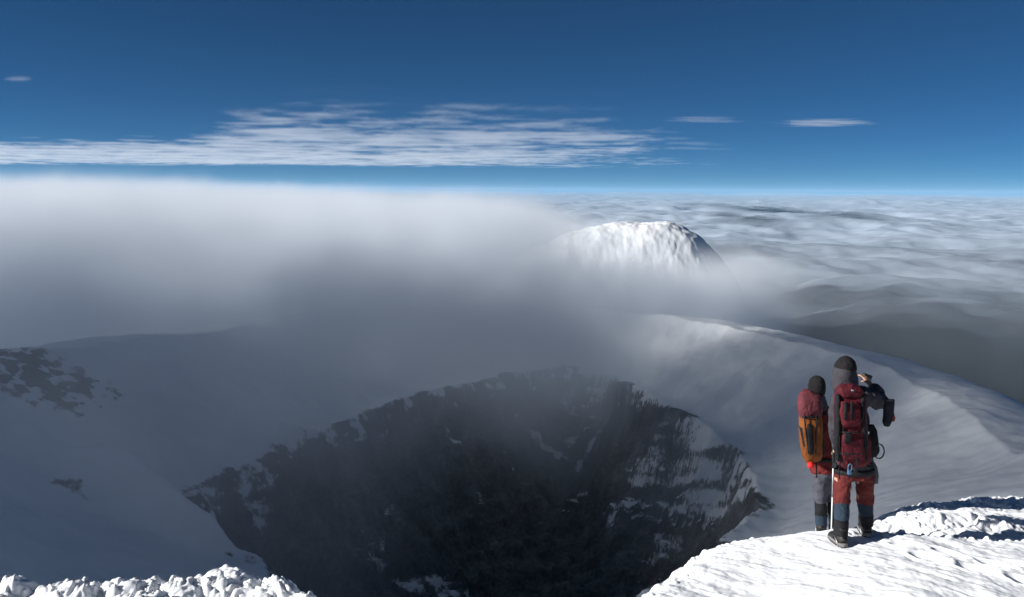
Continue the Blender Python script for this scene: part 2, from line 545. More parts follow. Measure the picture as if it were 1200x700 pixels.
    inner = sstep(-7.2, -6.4, X) * sstep(8.2, 7.4, X) * sstep(5.0, 5.7, Y) * sstep(11.7, 11.0, Y)
    Z = Z - 0.5 * inner
    Z = Z + 0.05 * fbm(X * 0.7, Y * 0.7, 4, 22) + 0.02 * fbm(X * 3, Y * 3, 3, 24)
    o = grid_mesh('snow_ground', X, Y, Z, SNOW)
    tag(o, 'trodden snow at the top of the ridge behind the ledge', 'snow', kind='structure')


# ------------------------------------------------------------------ cloud sea, lowland
Z_SEA = -260.0


def build_cloud_sea():
    ang = np.radians(np.linspace(-58, 58, 720))
    rad = np.geomspace(650, 110000, 1000)
    A, D = np.meshgrid(ang, rad)
    X, Y = np.sin(A) * D, np.cos(A) * D
    f = fbm(X / 2600, Y / 2600, 4, 101); g = fbm(X / 700, Y / 700, 4, 103, 0.5); h = fbm(X / 9000, Y / 9000, 3, 105)
    g2 = np.abs(fbm(X / 1000, Y / 1000, 5, 107, 0.55))
    Z = Z_SEA + 40 * f + 22 * g + 90 * h + 55 * (0.45 - g2) + 260 * sstep(0.1, 0.9, fbm(X / 16000, Y / 16000, 5, 109)) * sstep(25000, 60000, Y)
    # gaps where the ground far below shows
    hole = np.zeros_like(X)
    for px, py, zz, rx, ry, amt in [(905, 247, -260, 620, 4200, 0.95), (870, 256, -260, 350, 1500, 0.7)]:
        p = at_z(px, py, zz)
        hole += amt * np.exp(-(((X - p[0]) / rx) ** 2 + ((Y - p[1]) / ry) ** 2))
    near = sstep(8000, 3500, Y) * sstep(-200, 900, X) * 0.45 + sstep(2800, 900, Y) * 0.55
    cover = 1.0 - hole * 1.1 - near + 0.4 * f * near
    o = grid_mesh('cloud_sea', X, Y, Z, mat_cloud_sea(), {'cover': cover})
    tag(o, 'pale sea of cloud reaching to the horizon', 'cloud', kind='structure')


def build_lowland():
    n = 60
    t = np.linspace(-1, 1, n); t = np.sign(t) * np.abs(t) ** 2 * 115000
    X, Y = np.meshgrid(t, t)
    Z = -1600 + 60 * fbm(X / 5000, Y / 5000, 4, 111)
    o = grid_mesh('lowland', X, Y, Z, mat_lowland())
    tag(o, 'dark lowland far below the clouds', 'ground', kind='structure')


def box_mesh(name, lo, hi, mat):
    bm = bmesh.new(); bmesh.ops.create_cube(bm, size=1)
    for v in bm.verts:
        v.co = Vector([lo[i] if v.co[i] < 0 else hi[i] for i in range(3)])
    me = bpy.data.meshes.new(name); bm.to_mesh(me); bm.free(); me.materials.append(mat)
    return link(bpy.data.objects.new(name, me))


def grid_volume(name, lo, hi, res, fn, color, density, aniso, step=1.0):
    """a cloud: density worked out by nodes on a voxel grid inside lo..hi"""
    m, nt = new_mat(name)
    volume_out(nt, density, color, aniso)
    m.cycles.volume_step_rate = step
    ng = bpy.data.node_groups.new(name, 'GeometryNodeTree')
    ng.interface.new_socket('Geometry', in_out='INPUT', socket_type='NodeSocketGeometry')
    ng.interface.new_socket('Geometry', in_out='OUTPUT', socket_type='NodeSocketGeometry')
    out = ng.nodes.new('NodeGroupOutput')
    pos = ng.nodes.new('GeometryNodeInputPosition'); sp = ng.nodes.new('ShaderNodeSeparateXYZ')
    ng.links.new(pos.outputs[0], sp.inputs[0])
    vc = ng.nodes.new('GeometryNodeVolumeCube')
    vc.inputs['Min'].default_value = lo; vc.inputs['Max'].default_value = hi
    for k, r in zip('XYZ', res): vc.inputs['Resolution ' + k].default_value = r
    d = fn(ng, pos.outputs[0], *[S(ng, sp.outputs[i]) for i in range(3)])
    ng.links.new(d.k, vc.inputs['Density'])
    sm = ng.nodes.new('GeometryNodeSetMaterial'); sm.inputs['Material'].default_value = m
    ng.links.new(vc.outputs[0], sm.inputs[0]); ng.links.new(sm.outputs[0], out.inputs[0])
    o = box_mesh(name, lo, hi, m)
    md = o.modifiers.new('density', 'NODES'); md.node_group = ng
    return o


def fog_density(nt, v, x, y, z):
    n1 = noise(nt, v, 1 / 260, 5, 0.6, (1, 1, 1.5))
    n2 = noise(nt, v, 1 / 62, 5, 0.62, (1, 1, 1.1), 0.4, off=(9, 2, 4))
    nn = (n1 - 0.5) * 1.6 + (n2 - 0.5) * 1.0
    # upper surface of the bank: high on the left, lower over the summit to the right
    top = x.step(170.0, -20.0) * 46.0 + x.step(-220.0, -620.0) * 20.0 - 58.0 - y.step(1300.0, 2600.0) * x.step(-300.0, 300.0) * 90.0
    r = ((x + 590.0) * (x + 590.0) + (y - 290.0) * (y - 290.0)).pow(0.5)
    shade_mass = r.step(330.0, 170.0)                       # taller fog out of view on the left, added to shade the crater slopes
    top = top + shade_mass * 370.0 + nn * 58.0
    up = (top - z).step(-15.0, 85.0)
    # under side: the cloud hangs over the crater and reaches the ground only beyond it
    bot = -100.0 - x.step(-60.0, -240.0) * 45.0 - y.step(610.0, 760.0) * 330.0 - y.step(430.0, 600.0) * x.step(-130.0, -260.0) * 100.0 + nn * 30.0
    base = (z - bot).step(-30.0, 22.0)
    y0 = 345.0 - x.step(-20.0, -260.0) * 60.0 + x.step(0.0, 140.0) * 170.0 + nn * 130.0
    front = (y - y0).step(-70.0, 150.0) * base * (1.2 + y.step(560.0, 740.0) * x.step(200.0, 0.0) * 1.0)
    front = front.max(shade_mass * 0.64)
    mist = x.step(-20.0, -150.0) * y.step(90.0, 260.0) * (n1 * 1.8 - 0.15).max(0.0) * 0.8 * z.step(-25.0, -70.0) * x.step(-420.0, -300.0)
    veil = x.step(40.0, 130.0) * x.step(240.0, 150.0) * y.step(260.0, 400.0) * (n1 * 1.6 - 0.2).max(0.0) * 0.9 * z.step(-30.0, -75.0)
    front = front.max(mist).max(veil)
    thin = (x - y * 0.12).step(5.0, 140.0) * y.step(480.0, 640.0) * 0.992
    rh = ((x - 70.0) * (x - 70.0) + (y - 860.0) * (y - 860.0)).pow(0.5)
    collar = rh.step(225.0, 120.0) * (nn * 22.0 - 50.0 - z).step(0.0, 28.0)          # fog lapping round the far summit
    end = y.step(2700.0, 2100.0) * x.abs().step(1900.0, 1500.0)
    body = (nn * 1.6 + (n2 - 0.5) * 3.0 + 0.9).max(0.06)
    return ((up * front * (1.0 - thin)).max(collar * 2.6)) * end * body


def build_fog():
    o = grid_volume('fog_bank', (-1950, -150, -420), (1950, 2750, 340), (340, 253, 74), fog_density, (0.85, 0.89, 0.935), 0.0066, -0.1, 3.2)
    tag(o, 'grey fog bank filling the far side of the crater', 'fog', kind='stuff')


def build_haze():
    m, nt = new_mat('haze')
    volume_out(nt, 1.5e-5, (0.42, 0.72, 1.0), 0.0)
    o = box_mesh('haze', (-120000, -120000, -1760), (120000, 120000, 350), m)
    tag(o, 'thin blue haze in the far air', 'haze', kind='stuff')



# ------------------------------------------------------------------ high clouds
def build_high_cloud(label, near_l, near_r, far_l, far_r, h, thick, amount, thresh, seed, scale=1700.0, sx=0.8, fade=(0.3, 0.3, 0.35, 0.2), notch=-1.0):
    """slab of thin broken cloud on the quad near_l..far_r (world x, y), h above the camera"""
    m, nt = new_mat('high_cloud')
    v, (x, y, z) = xyz(nt)
    y0 = 0.5 * (near_l[1] + near_r[1]); y1 = 0.5 * (far_l[1] + far_r[1])
    vv = (y - y0) / (y1 - y0)
    L = vv * (far_l[0] - near_l[0]) + near_l[0]; W = vv * ((far_r[0] - far_l[0]) - (near_r[0] - near_l[0])) + (near_r[0] - near_l[0])
    u = (x - L) / W
    sc_ = 1.0 / scale
    n1 = noise(nt, v, sc_, 8, 0.68, (sx, 1, 2), 0.3, off=(seed, seed * 2, 0))
    n0 = noise(nt, v, sc_ / 4, 2, 0.5, off=(seed * 3, 1, 0))
    vn = u.step(notch + 0.05, notch - 0.04) * 0.2
    e = u.step(0.0, fade[0]) * u.step(1.0, 1.0 - fade[1]) * (vv - vn).step(0.0, fade[2]) * vv.step(1.0, 1.0 - fade[3])
    zz = (z - h) / thick
    prof = zz.step(0.0, 0.4) * zz.step(1.0, 0.5)
    d = ((e * 0.55 + (n1 - 0.5) * 2.0 + (n0 - 0.5) * 0.8 - thresh).max(0.0) * 2.2).min(1.0) * e.step(0.0, 0.35) * prof * amount
    volume_out(nt, d, (0.97, 0.98, 1.0), 0.1)
    q = [near_l, near_r, far_r, far_l]
    me = bpy.data.meshes.new('high_cloud')
    co = [(a, b, h) for a, b in q] + [(a, b, h + thick) for a, b in q]
    me.from_pydata(co, [], [(3, 2, 1, 0), (4, 5, 6, 7), (0, 1, 5, 4), (1, 2, 6, 5), (2, 3, 7, 6), (3, 0, 4, 7)])
    me.materials.append(m)
    diag = math.dist(near_l, far_r)
    m.cycles.volume_step_rate = 110.0 / (diag / 10.0)
    o = link(bpy.data.objects.new('high_cloud', me))
    tag(o, label, 'cloud', kind='stuff')


def on_layer(px, py, h):
    p = at_z(px, py, h); return (p[0], p[1])


def build_high_clouds():
    h = 1500
    P = lambda px, py: on_layer(px, py, h)
    k = lambda a, b, y: ((a[0] / a[1]) * y, y)
    def quad(xl, xr, yn, yf, **kw):
        n = P(600, yn)[1]; f = P(600, yf)[1]
        tl, tr = (xl - 600) / FPX, (xr - 600) / FPX
        return (tl * n, n), (tr * n, n), (tl * f, f), (tr * f, f)
    build_high_cloud('broad pale sheet of broken cloud in the blue sky', *quad(-330, 920, 90, 199), h, 95, 0.00085, 0.21, 3.1, 1500.0, 0.9, (0.15, 0.36, 0.30, 0.3), 0.46)
    build_high_cloud('thin short wisp of cloud beside the broad sheet', *quad(750, 890, 131, 147), h, 40, 0.0020, 0.34, 11.3, 900.0, 0.3, (0.45, 0.45, 0.45, 0.45))
    build_high_cloud('thin long wisp of cloud over open blue sky', *quad(845, 1050, 134, 151), h, 40, 0.0020, 0.34, 15.9, 900.0, 0.3, (0.45, 0.45, 0.45, 0.45))
    build_high_cloud('tiny wisp of cloud high in the sky', *quad(-30, 45, 62, 80), h, 40, 0.0020, 0.26, 19.3, 600.0, 0.3, (0.45, 0.45, 0.45, 0.45))
    build_high_cloud('tiny lower wisp of cloud in the sky', *quad(5, 60, 91, 103), h, 40, 0.0020, 0.32, 23.1, 600.0, 0.3, (0.45, 0.45, 0.45, 0.45))


# ------------------------------------------------------------------ climbers: materials
def fabric(name, color, rough=0.75, weave=420.0, fold=9.0, bstr=0.35, spec=0.2, var=0.25):
    m, nt = new_mat(name)
    v, (x, y, z) = xyz(nt)
    n = noise(nt, v, fold, 4, 0.6); w = noise(nt, v, weave, 2, 0.5)
    dark = tuple(c * (1 - var) for c in color); light = tuple(min(1, c * (1 + var)) for c in color)
    c = ramp(nt, noise(nt, v, 5.0, 5, 0.65), [(0.3, dark), (0.7, light)])
    fo = noise(nt, v, fold * 2.2, 5, 0.65, (1, 1, 0.55), 0.6)
    principled(nt, c, rough, n * 0.7 + fo * 0.7 + w * 0.05, bstr * 2.2, 0.03, spec)
    return m


def metal(name, color, rough=0.35):
    m, nt = new_mat(name)
    v, _ = xyz(nt)
    r = noise(nt, v, 60, 3) * 0.3 + rough
    principled(nt, color, r, None, spec=0.5, Metallic=1.0)
    return m


M = {}


def build_climber_materials():
    M['skin'] = fabric('skin', (0.42, 0.24, 0.16), 0.55, 300, 30, 0.1, 0.35, 0.1)
    M['jacket_grey'] = fabric('grey_shell', (0.045, 0.043, 0.052))
    M['jacket_red'] = fabric('red_shell', (0.115, 0.015, 0.014))
    M['trousers_red'] = fabric('red_trousers', (0.10, 0.016, 0.015))
    M['trousers_grey'] = fabric('grey_trousers', (0.07, 0.072, 0.088))
    M['gaiter_blue'] = fabric('blue_gaiter', (0.022, 0.038, 0.058))
    M['gaiter_black'] = fabric('black_gaiter', (0.012, 0.012, 0.014))
    M['boot'] = fabric('black_boot', (0.014, 0.013, 0.013), 0.5, spec=0.4)
    M['boot_grey'] = fabric('boot_rand', (0.20, 0.19, 0.18), 0.5)
    M['hat'] = fabric('dark_knit', (0.014, 0.013, 0.014), 0.95, 200)
    M['pack_red'] = fabric('crimson_pack', (0.088, 0.009, 0.015))
    M['pack_dark_red'] = fabric('dark_crimson_pack', (0.075, 0.009, 0.015))
    M['pack_pink'] = fabric('faded_red_lid', (0.11, 0.026, 0.034))
    M['pack_orange'] = fabric('orange_pack', (0.18, 0.056, 0.012))
    M['pack_black'] = fabric('black_pack', (0.010, 0.010, 0.012))
    M['strap'] = fabric('black_webbing', (0.012, 0.013, 0.015), 0.7, 600)
    M['red_bright'] = fabric('bright_red', (0.62, 0.02, 0.02), 0.5)
    M['mitten'] = fabric('navy_mitten', (0.012, 0.014, 0.022))
    M['mitten_red'] = fabric('mitten_trim', (0.22, 0.03, 0.03))
    M['rope'] = fabric('dark_rope', (0.02, 0.022, 0.028), 0.8, 900)
    M['white'] = fabric('white_tape', (0.75, 0.75, 0.75), 0.6, 300, 20, 0.1, 0.3, 0.05)
    M['blue'] = fabric('blue_plastic', (0.05, 0.12, 0.22), 0.4, 100, 20, 0.05, 0.5, 0.1)
    M['steel'] = metal('steel', (0.55, 0.56, 0.58))
    M['black_plastic'] = fabric('black_plastic', (0.012, 0.012, 0.012), 0.35, 100, 20, 0.05, 0.5, 0.1)
    M['glass'] = fabric('goggle_lens', (0.03, 0.02, 0.015), 0.1, 50, 10, 0.0, 0.6, 0.1)


# ------------------------------------------------------------------ climbers: mesh helpers
def frame_at(t, up=Vector((1, 0, 0))):
    t = t.normalized()
    side = up - t * up.dot(t)
    if side.length < 0.2:
        side = Vector((0, 1, 0)) - t * t.y
    side.normalize()
    return side, t.cross(side)


def tube(bm, pts, rad, n=16, e=2.0, up=Vector((1, 0, 0)), cap=True):
    """loft along pts; rad = r or (r_side, r_depth) per point; e > 2 squares the section"""
    pts = [Vector(p) for p in pts]
    rings = []
    for i, p in enumerate(pts):
        t = pts[min(i + 1, len(pts) - 1)] - pts[max(i - 1, 0)]
        sd, ot = frame_at(t, up)
        r = rad[i] if isinstance(rad, list) else rad
        rx, ry = r if isinstance(r, tuple) else (r, r)
        ring = []
        for k in range(n):
            a = 2 * math.pi * k / n
            c, s_ = math.cos(a), math.sin(a)
            u = math.copysign(abs(c) ** (2 / e), c) * rx; w = math.copysign(abs(s_) ** (2 / e), s_) * ry
            ring.append(bm.verts.new(p + sd * u + ot * w))
        rings.append(ring)
    for a, b in zip(rings[:-1], rings[1:]):
        for k in range(n):
            bm.faces.new((a[k], a[(k + 1) % n], b[(k + 1) % n], b[k]))
    if cap:
        bm.faces.new(list(reversed(rings[0]))); bm.faces.new(rings[-1])


def ball(bm, c, r, sub=3):
    res = bmesh.ops.create_icosphere(bm, subdivisions=sub, radius=1.0)
    for v in res['verts']:
        v.co = Vector((v.co.x * r[0] + c[0], v.co.y * r[1] + c[1], v.co.z * r[2] + c[2]))


def rbox(bm, c, size, bev=0.01, rot=None):
    res = bmesh.ops.create_cube(bm, size=1.0)
    vs = res['verts']
    for v in vs: v.co = Vector((v.co.x * size[0], v.co.y * size[1], v.co.z * size[2]))
    es = list({e for v in vs for e in v.link_edges})
    out = bmesh.ops.bevel(bm, geom=vs + es, offset=min(bev, 0.45 * min(size)), segments=2, affect='EDGES', profile=0.6)
    allv = list({v for f in out['faces'] for v in f.verts} | {v for v in vs if v.is_valid})
    mt = Matrix.Translation(c) @ (rot.to_4x4() if rot else Matrix.Identity(4))
    for v in allv: v.co = mt @ v.co


WR = bpy.data.textures.new('cloth_folds', 'CLOUDS'); WR.noise_scale = 0.11; WR.noise_depth = 2
WR2 = bpy.data.textures.new('cloth_creases', 'CLOUDS'); WR2.noise_scale = 0.03; WR2.noise_depth = 1


def part(name, fn, mat, parent, voxel=None, wrinkle=0.0, label=None, smooth=True, sub=0):
    bm = bmesh.new(); fn(bm)
    bmesh.ops.recalc_face_normals(bm, faces=bm.faces)
    for f in bm.faces: f.smooth = smooth
    me = bpy.data.meshes.new(name); bm.to_mesh(me); bm.free(); me.materials.append(M[mat])
    o = link(bpy.data.objects.new(name, me), parent)
    if voxel:
        md = o.modifiers.new('join', 'REMESH'); md.mode = 'VOXEL'; md.voxel_size = voxel; md.use_smooth_shade = True
        md = o.modifiers.new('soften', 'SMOOTH'); md.factor = 0.6; md.iterations = 4
    elif sub:
        md = o.modifiers.new('sub', 'SUBSURF'); md.levels = md.render_levels = sub
    if wrinkle:
        md = o.modifiers.new('folds', 'DISPLACE'); md.texture = WR; md.strength = wrinkle * 2; md.mid_level = 0.5; md.texture_coords = 'LOCAL'
        md = o.modifiers.new('creases', 'DISPLACE'); md.texture = WR2; md.strength = wrinkle * 0.35; md.mid_level = 0.5; md.texture_coords = 'LOCAL'
    if label: o['label'] = label
    return o


def thing(name, loc, label, cat, rz=0.0, group=None):
    o = link(bpy.data.objects.new(name, None))
    o.empty_display_size = 0.1
    o.location = loc; o.rotation_euler = (0, 0, rz)
    return tag(o, label, cat, group)


def finger(bm, base, d, bend, length, r):
    """three phalanges curling towards bend"""
    d = Vector(d).normalized(); b = Vector(bend).normalized()
    p = Vector(base); pts = [p]; a = 0.25
    for f in (0.45, 0.32, 0.23):
        p = p + (d * math.cos(a) + b * math.sin(a)) * length * f
        pts.append(p); a += 0.55
    tube(bm, pts, [r, r * 0.95, r * 0.88, r * 0.6], 8)


def hand(bm, wrist, d, across, palm_n, grip=1.0):
    """palm with four fingers of different length and a thumb off its side"""
    w = Vector(wrist); d = Vector(d).normalized(); ac = Vector(across).normalized(); pn = Vector(palm_n).normalized()
    tube(bm, [w - d * 0.03, w, w + d * 0.045, w + d * 0.09], [(0.028, 0.022), (0.03, 0.02), (0.042, 0.016), (0.042, 0.014)], 12, 2.4, up=ac)
    for k, (o_, l) in enumerate(((0.031, 0.078), (0.011, 0.088), (-0.010, 0.082), (-0.030, 0.064))):
        finger(bm, w + d * 0.085 + ac * o_, d, pn, l, 0.0088)
    finger(bm, w + d * 0.03 + ac * 0.036, d * 0.6 + ac * 0.8, pn - ac * 0.5, 0.068, 0.0105)


def head(bm, c, turn=0.0, tilt=0.0):
    """skull, jaw, nose, brow, ears; face towards +y turned about z"""
    rot = Matrix.Rotation(turn, 3, 'Z') @ Matrix.Rotation(tilt, 3, 'X')
    n0 = len(bm.verts)
    bm.verts.ensure_lookup_table()
    tmp = bmesh.new()
    ball(tmp, (0, 0, 0.02), (0.075, 0.095, 0.10)); ball(tmp, (0, 0.03, -0.055), (0.056, 0.065, 0.068))
    ball(tmp, (0, 0.098, -0.012), (0.013, 0.022, 0.022), 2); ball(tmp, (0, 0.088, 0.028), (0.055, 0.014, 0.010), 2)
    ball(tmp, (0, 0.092, -0.055), (0.026, 0.012, 0.010), 2); ball(tmp, (0, 0.085, -0.095), (0.024, 0.02, 0.018), 2)
    for s_ in (-1, 1): ball(tmp, (s_ * 0.078, -0.005, -0.005), (0.010, 0.022, 0.032), 2)
    tube(tmp, [(0, -0.01, -0.16), (0, -0.005, -0.06)], [0.058, 0.056], 14)
    for v in tmp.verts: v.co = rot @ v.co + Vector(c)
    me = bpy.data.meshes.new('tmp'); tmp.to_mesh(me); tmp.free(); bm.from_mesh(me); bpy.data.meshes.remove(me)


def boot(parent, foot, yaw, rand):
    """mountaineering boot with sole and a strapped crampon; foot = ground point under the ankle"""
    rt = Matrix.Rotation(yaw, 3, 'Z'); F = Vector(foot)
    g = lambda p: F + rt @ Vector(p)
    upv = rt @ Vector((1, 0, 0))

    def upper(bm):
        tube(bm, [g((0, -0.085, 0.075)), g((0, -0.07, 0.085)), g((0, 0.02, 0.085)), g((0, 0.10, 0.075)), g((0, 0.165, 0.06)), g((0, 0.20, 0.052))],
             [(0.028, 0.035), (0.044, 0.052), (0.05, 0.055), (0.05, 0.045), (0.045, 0.034), (0.022, 0.018)], 14, 2.3, up=upv)
        tube(bm, [g((0, -0.01, 0.07)), g((0, -0.012, 0.14)), g((0, -0.015, 0.21))], [(0.052, 0.06), (0.05, 0.058), (0.053, 0.06)], 14, up=upv)
    b = part('boot', upper, 'boot', parent, 0.009, 0.004)
    part('rand', lambda bm: tube(bm, [g((0, -0.10, 0.048)), g((0, -0.05, 0.05)), g((0, 0.08, 0.05)), g((0, 0.17, 0.048)), g((0, 0.208, 0.047))],
         [(0.03, 0.020), (0.05, 0.021), (0.056, 0.021), (0.046, 0.019), (0.018, 0.012)], 16, 3.0, up=upv), rand, b)
    part('sole', lambda bm: tube(bm, [g((0, -0.10, 0.022)), g((0, -0.05, 0.022)), g((0, 0.08, 0.022)), g((0, 0.17, 0.023)), g((0, 0.215, 0.027))],
         [(0.03, 0.014), (0.05, 0.014), (0.054, 0.014), (0.045, 0.013), (0.016, 0.008)], 16, 4.0, up=upv), 'black_plastic', b)

    def cramp(bm):
        for sx in (-1, 1):
            tube(bm, [g((sx * 0.035, -0.08, 0.004)), g((sx * 0.05, 0.05, 0.004)), g((sx * 0.035, 0.17, 0.006))], 0.005, 6)
            for yy in (-0.075, 0.03, 0.09, 0.15):
                tube(bm, [g((sx * 0.045, yy, 0.006)), g((sx * 0.048, yy, -0.03))], [0.006, 0.0015], 6)
            tube(bm, [g((sx * 0.02, 0.17, 0.006)), g((sx * 0.022, 0.235, -0.012))], [0.006, 0.002], 6)
        for yy in (-0.06, 0.06, 0.14): tube(bm, [g((-0.045, yy, 0.004)), g((0.045, yy, 0.004))], 0.005, 6)
        for sx in (-1, 1): tube(bm, [g((sx * 0.046, -0.06, 0.005)), g((sx * 0.056, -0.05, 0.07)), g((sx * 0.052, 0.03, 0.115))], 0.004, 6)
    part('crampon', cramp, 'steel', b)
    part('crampon_strap', lambda bm: tube(bm, [g((-0.056, 0.03, 0.08)), g((-0.04, 0.05, 0.125)), g((0.0, 0.055, 0.14)), g((0.04, 0.05, 0.125)), g((0.056, 0.03, 0.08))], (0.004, 0.009), 8), 'strap', b)
    return b


def strap(name, parent, pts, w=0.018, t=0.005, mat='strap', up=Vector((1, 0, 0))):
    return part(name, lambda bm: tube(bm, pts, [(w, t)] * len(pts), 10, 3.0, up=up), mat, parent)


# ------------------------------------------------------------------ the taller climber
def build_tall_climber():
    def L(px, py, d=0.0): return at(px, py, G1[1] + d) - G1     # local metres of the measured figure
    T = thing('person', G1, 'climber in grey hooded jacket and red trousers, arm raised, wearing the crimson backpack', 'person')
    AL, AR = L(984, 641, -0.10), L(1014, 629, 0.10)           # ground under the ankles
    hipl, hipr = L(988, 560, 0.02), L(1014, 560, 0.05)
    kneel, kneer = L(986, 592, -0.02), L(1013, 590, 0.12)
    FEET.append((G1[0] + AL.x, G1[1] + AL.y + 0.03, G1[2] + AL.z + 0.025)); FEET.append((G1[0] + AR.x, G1[1] + AR.y + 0.03, G1[2] + AR.z + 0.025))
    hd = L(989.5, 436, 0.06)
    elbow, wrist = L(1031, 470, 0.06), L(1020, 451, 0.23)
    shr, shl = L(1008, 462, 0.02), L(984, 463, 0.05)
    elbl, wrl = L(978, 497, 0.16), L(981, 526, 0.29)

    def body(bm):
        tube(bm, [L(1001, 560, 0.03), L(1001, 535, 0.03), L(998, 505, 0.04), L(994, 475, 0.04), L(992, 460, 0.04)], [(0.135, 0.095), (0.125, 0.09), (0.125, 0.095), (0.135, 0.095), (0.075, 0.07)], 18)
        head(bm, hd, 0.15, -0.1)
        tube(bm, [L(991, 462, 0.04), hd - Vector((0, 0.01, 0.10))], [0.06, 0.056], 14)
        for h_, kn, an in ((hipl, kneel, AL), (hipr, kneer, AR)):
            tube(bm, [h_, (h_ + kn) / 2, kn, kn * 0.55 + an * 0.45 + Vector((0, -0.02, 0.05)), an + Vector((0, -0.01, 0.12)), an + Vector((0, 0, 0.05))], [0.085, 0.078, 0.058, 0.056, 0.042, 0.045], 14)
            tube(bm, [an + Vector((0, -0.06, 0.055)), an + Vector((0, 0.06, 0.05)), an + Vector((0, 0.11, 0.05))], [(0.03, 0.028), (0.032, 0.026), (0.02, 0.014)], 10)
        tube(bm, [shr, (shr + elbow) / 2, elbow, (elbow + wrist) / 2, wrist], [0.055, 0.048, 0.042, 0.038, 0.028], 12)
        tube(bm, [shl + Vector((0.02, 0, -0.01)), (shl + elbl) / 2 + Vector((0.008, 0, 0)), elbl, (elbl + wrl) / 2, wrl], [0.042, 0.04, 0.036, 0.034, 0.028], 12)
        hand(bm, wrist, (-0.32, 0.62, 0.6), (-0.8, -0.5, 0.1), (-0.4, 0.5, -0.5))
        hand(bm, wrl, (0.0, 0.8, -0.5), (0.6, 0.2, 0.6), (0.8, -0.2, -0.5))
    part('body', body, 'skin', T, 0.0062)

    def jacket(bm):
        tube(bm, [L(1002, 556, 0.03), L(1002, 545, 0.03), L(1000, 520, 0.03), L(997, 490, 0.04), L(994, 470, 0.04), L(992, 459, 0.04), L(990, 452, 0.05)],
             [(0.185, 0.14), (0.175, 0.135), (0.165, 0.13), (0.165, 0.135), (0.165, 0.125), (0.13, 0.11), (0.08, 0.08)], 22, 2.2)
        tube(bm, [shr - Vector((0.06, 0, 0)), shr, (shr + elbow) / 2, elbow + Vector((0.015, 0, 0)), (elbow + wrist) / 2 + Vector((0.01, 0, 0)), wrist - (wrist - elbow) * 0.08],
             [0.085, 0.09, 0.092, 0.088, 0.072, 0.055], 16)
        ball(bm, elbow + Vector((-0.01, 0, -0.005)), (0.092, 0.085, 0.085))
        tube(bm, [shl + Vector((0.06, 0, 0)), shl, (shl + elbl) / 2, elbl, (elbl + wrl) / 2, wrl - (wrl - elbl) * 0.08], [0.075, 0.075, 0.07, 0.064, 0.058, 0.05], 16)
    part('jacket', jacket, 'jacket_grey', T, 0.011, 0.022)

    def hood(bm):
        tube(bm, [L(991, 458, 0.035), L(990, 450, 0.035), L(989.5, 442, 0.045), L(989, 435, 0.055), L(989.5, 430, 0.06)], [(0.125, 0.11), (0.125, 0.12), (0.118, 0.122), (0.110, 0.118), (0.09, 0.10)], 18)
    part('hood', hood, 'jacket_grey', T, 0.010, 0.010)

    def hat(bm):
        tube(bm, [hd + Vector((0.005, 0.0, 0.02)), hd + Vector((0.006, 0.0, 0.06)), hd + Vector((0.006, 0.0, 0.10)), hd + Vector((0.0, 0.0, 0.135)), hd + Vector((-0.005, 0.0, 0.155))],
             [(0.105, 0.115), (0.104, 0.115), (0.092, 0.10), (0.06, 0.068), (0.02, 0.024)], 18)
    part('hat', hat, 'hat', T, 0.009, 0.006)
    part('goggles', lambda bm: tube(bm, [hd + Vector((-0.075, 0.05, 0.012)), hd + Vector((-0.05, 0.09, 0.012)), hd + Vector((0, 0.108, 0.012)), hd + Vector((0.05, 0.09, 0.012)), hd + Vector((0.075, 0.05, 0.012))],
         [(0.01, 0.018), (0.018, 0.024), (0.016, 0.026), (0.018, 0.024), (0.01, 0.018)], 12, 2.5, up=Vector((0, 1, 0))), 'glass', T)

    def trousers(bm):
        tube(bm, [L(1001, 545, 0.03), L(1001, 552, 0.03), L(1001, 560, 0.03)], [(0.17, 0.13), (0.185, 0.14), (0.185, 0.145)], 20, 2.2)
        for h_, kn, s_ in ((hipl, kneel, -1), (hipr, kneer, 1)):
            tube(bm, [h_ + Vector((0, 0, 0.04)), h_ + Vector((0.004 * s_, 0, -0.03)), h_ * 0.45 + kn * 0.55, kn + Vector((0, 0, 0.045)), kn + Vector((0, 0, 0.0))],
                 [(0.086, 0.12), (0.082, 0.105), (0.078, 0.094), (0.08, 0.09), (0.07, 0.082)], 16)
    part('trousers', trousers, 'trousers_red', T, 0.011, 0.022)
    part('waist_belt', lambda bm: tube(bm, [L(1001, 553.5, 0.03), L(1001, 547.5, 0.03)], [(0.196, 0.150), (0.194, 0.148)], 28, 2.2), 'strap', T)
    for kn, an in ((kneel, AL), (kneer, AR)):
        md = kn * 0.45 + an * 0.55 + Vector((0, -0.015, 0.06))
        part('gaiter', lambda bm: tube(bm, [kn + Vector((0, 0, 0.03)), kn * 0.75 + an * 0.25 + Vector((0, -0.015, 0.02)), md], [(0.073, 0.082), (0.072, 0.082), (0.066, 0.076)], 18), 'gaiter_blue', T, 0.009, 0.009)
        part('overboot_cuff', lambda bm: tube(bm, [md + Vector((0, 0, 0.03)), md * 0.5 + an * 0.5 + Vector((0, 0, 0.06)), an + Vector((0, -0.01, 0.11))], [(0.071, 0.082), (0.069, 0.082), (0.066, 0.08)], 18), 'gaiter_black', T, 0.009, 0.007)
        boot(T, an + Vector((0, 0, 0.0)), 0.12 if an is AL else -0.15, 'boot_grey')

    # backpack: a thing of its own
    bc = L(997, 500, -0.14)
    B = thing('backpack', G1 + L(998, 548, -0.16), 'tall crimson backpack with black straps worn by the grey-jacketed climber', 'backpack')
    off = L(998, 548, -0.16)
    q = lambda px, py, d: L(px, py, d) - off
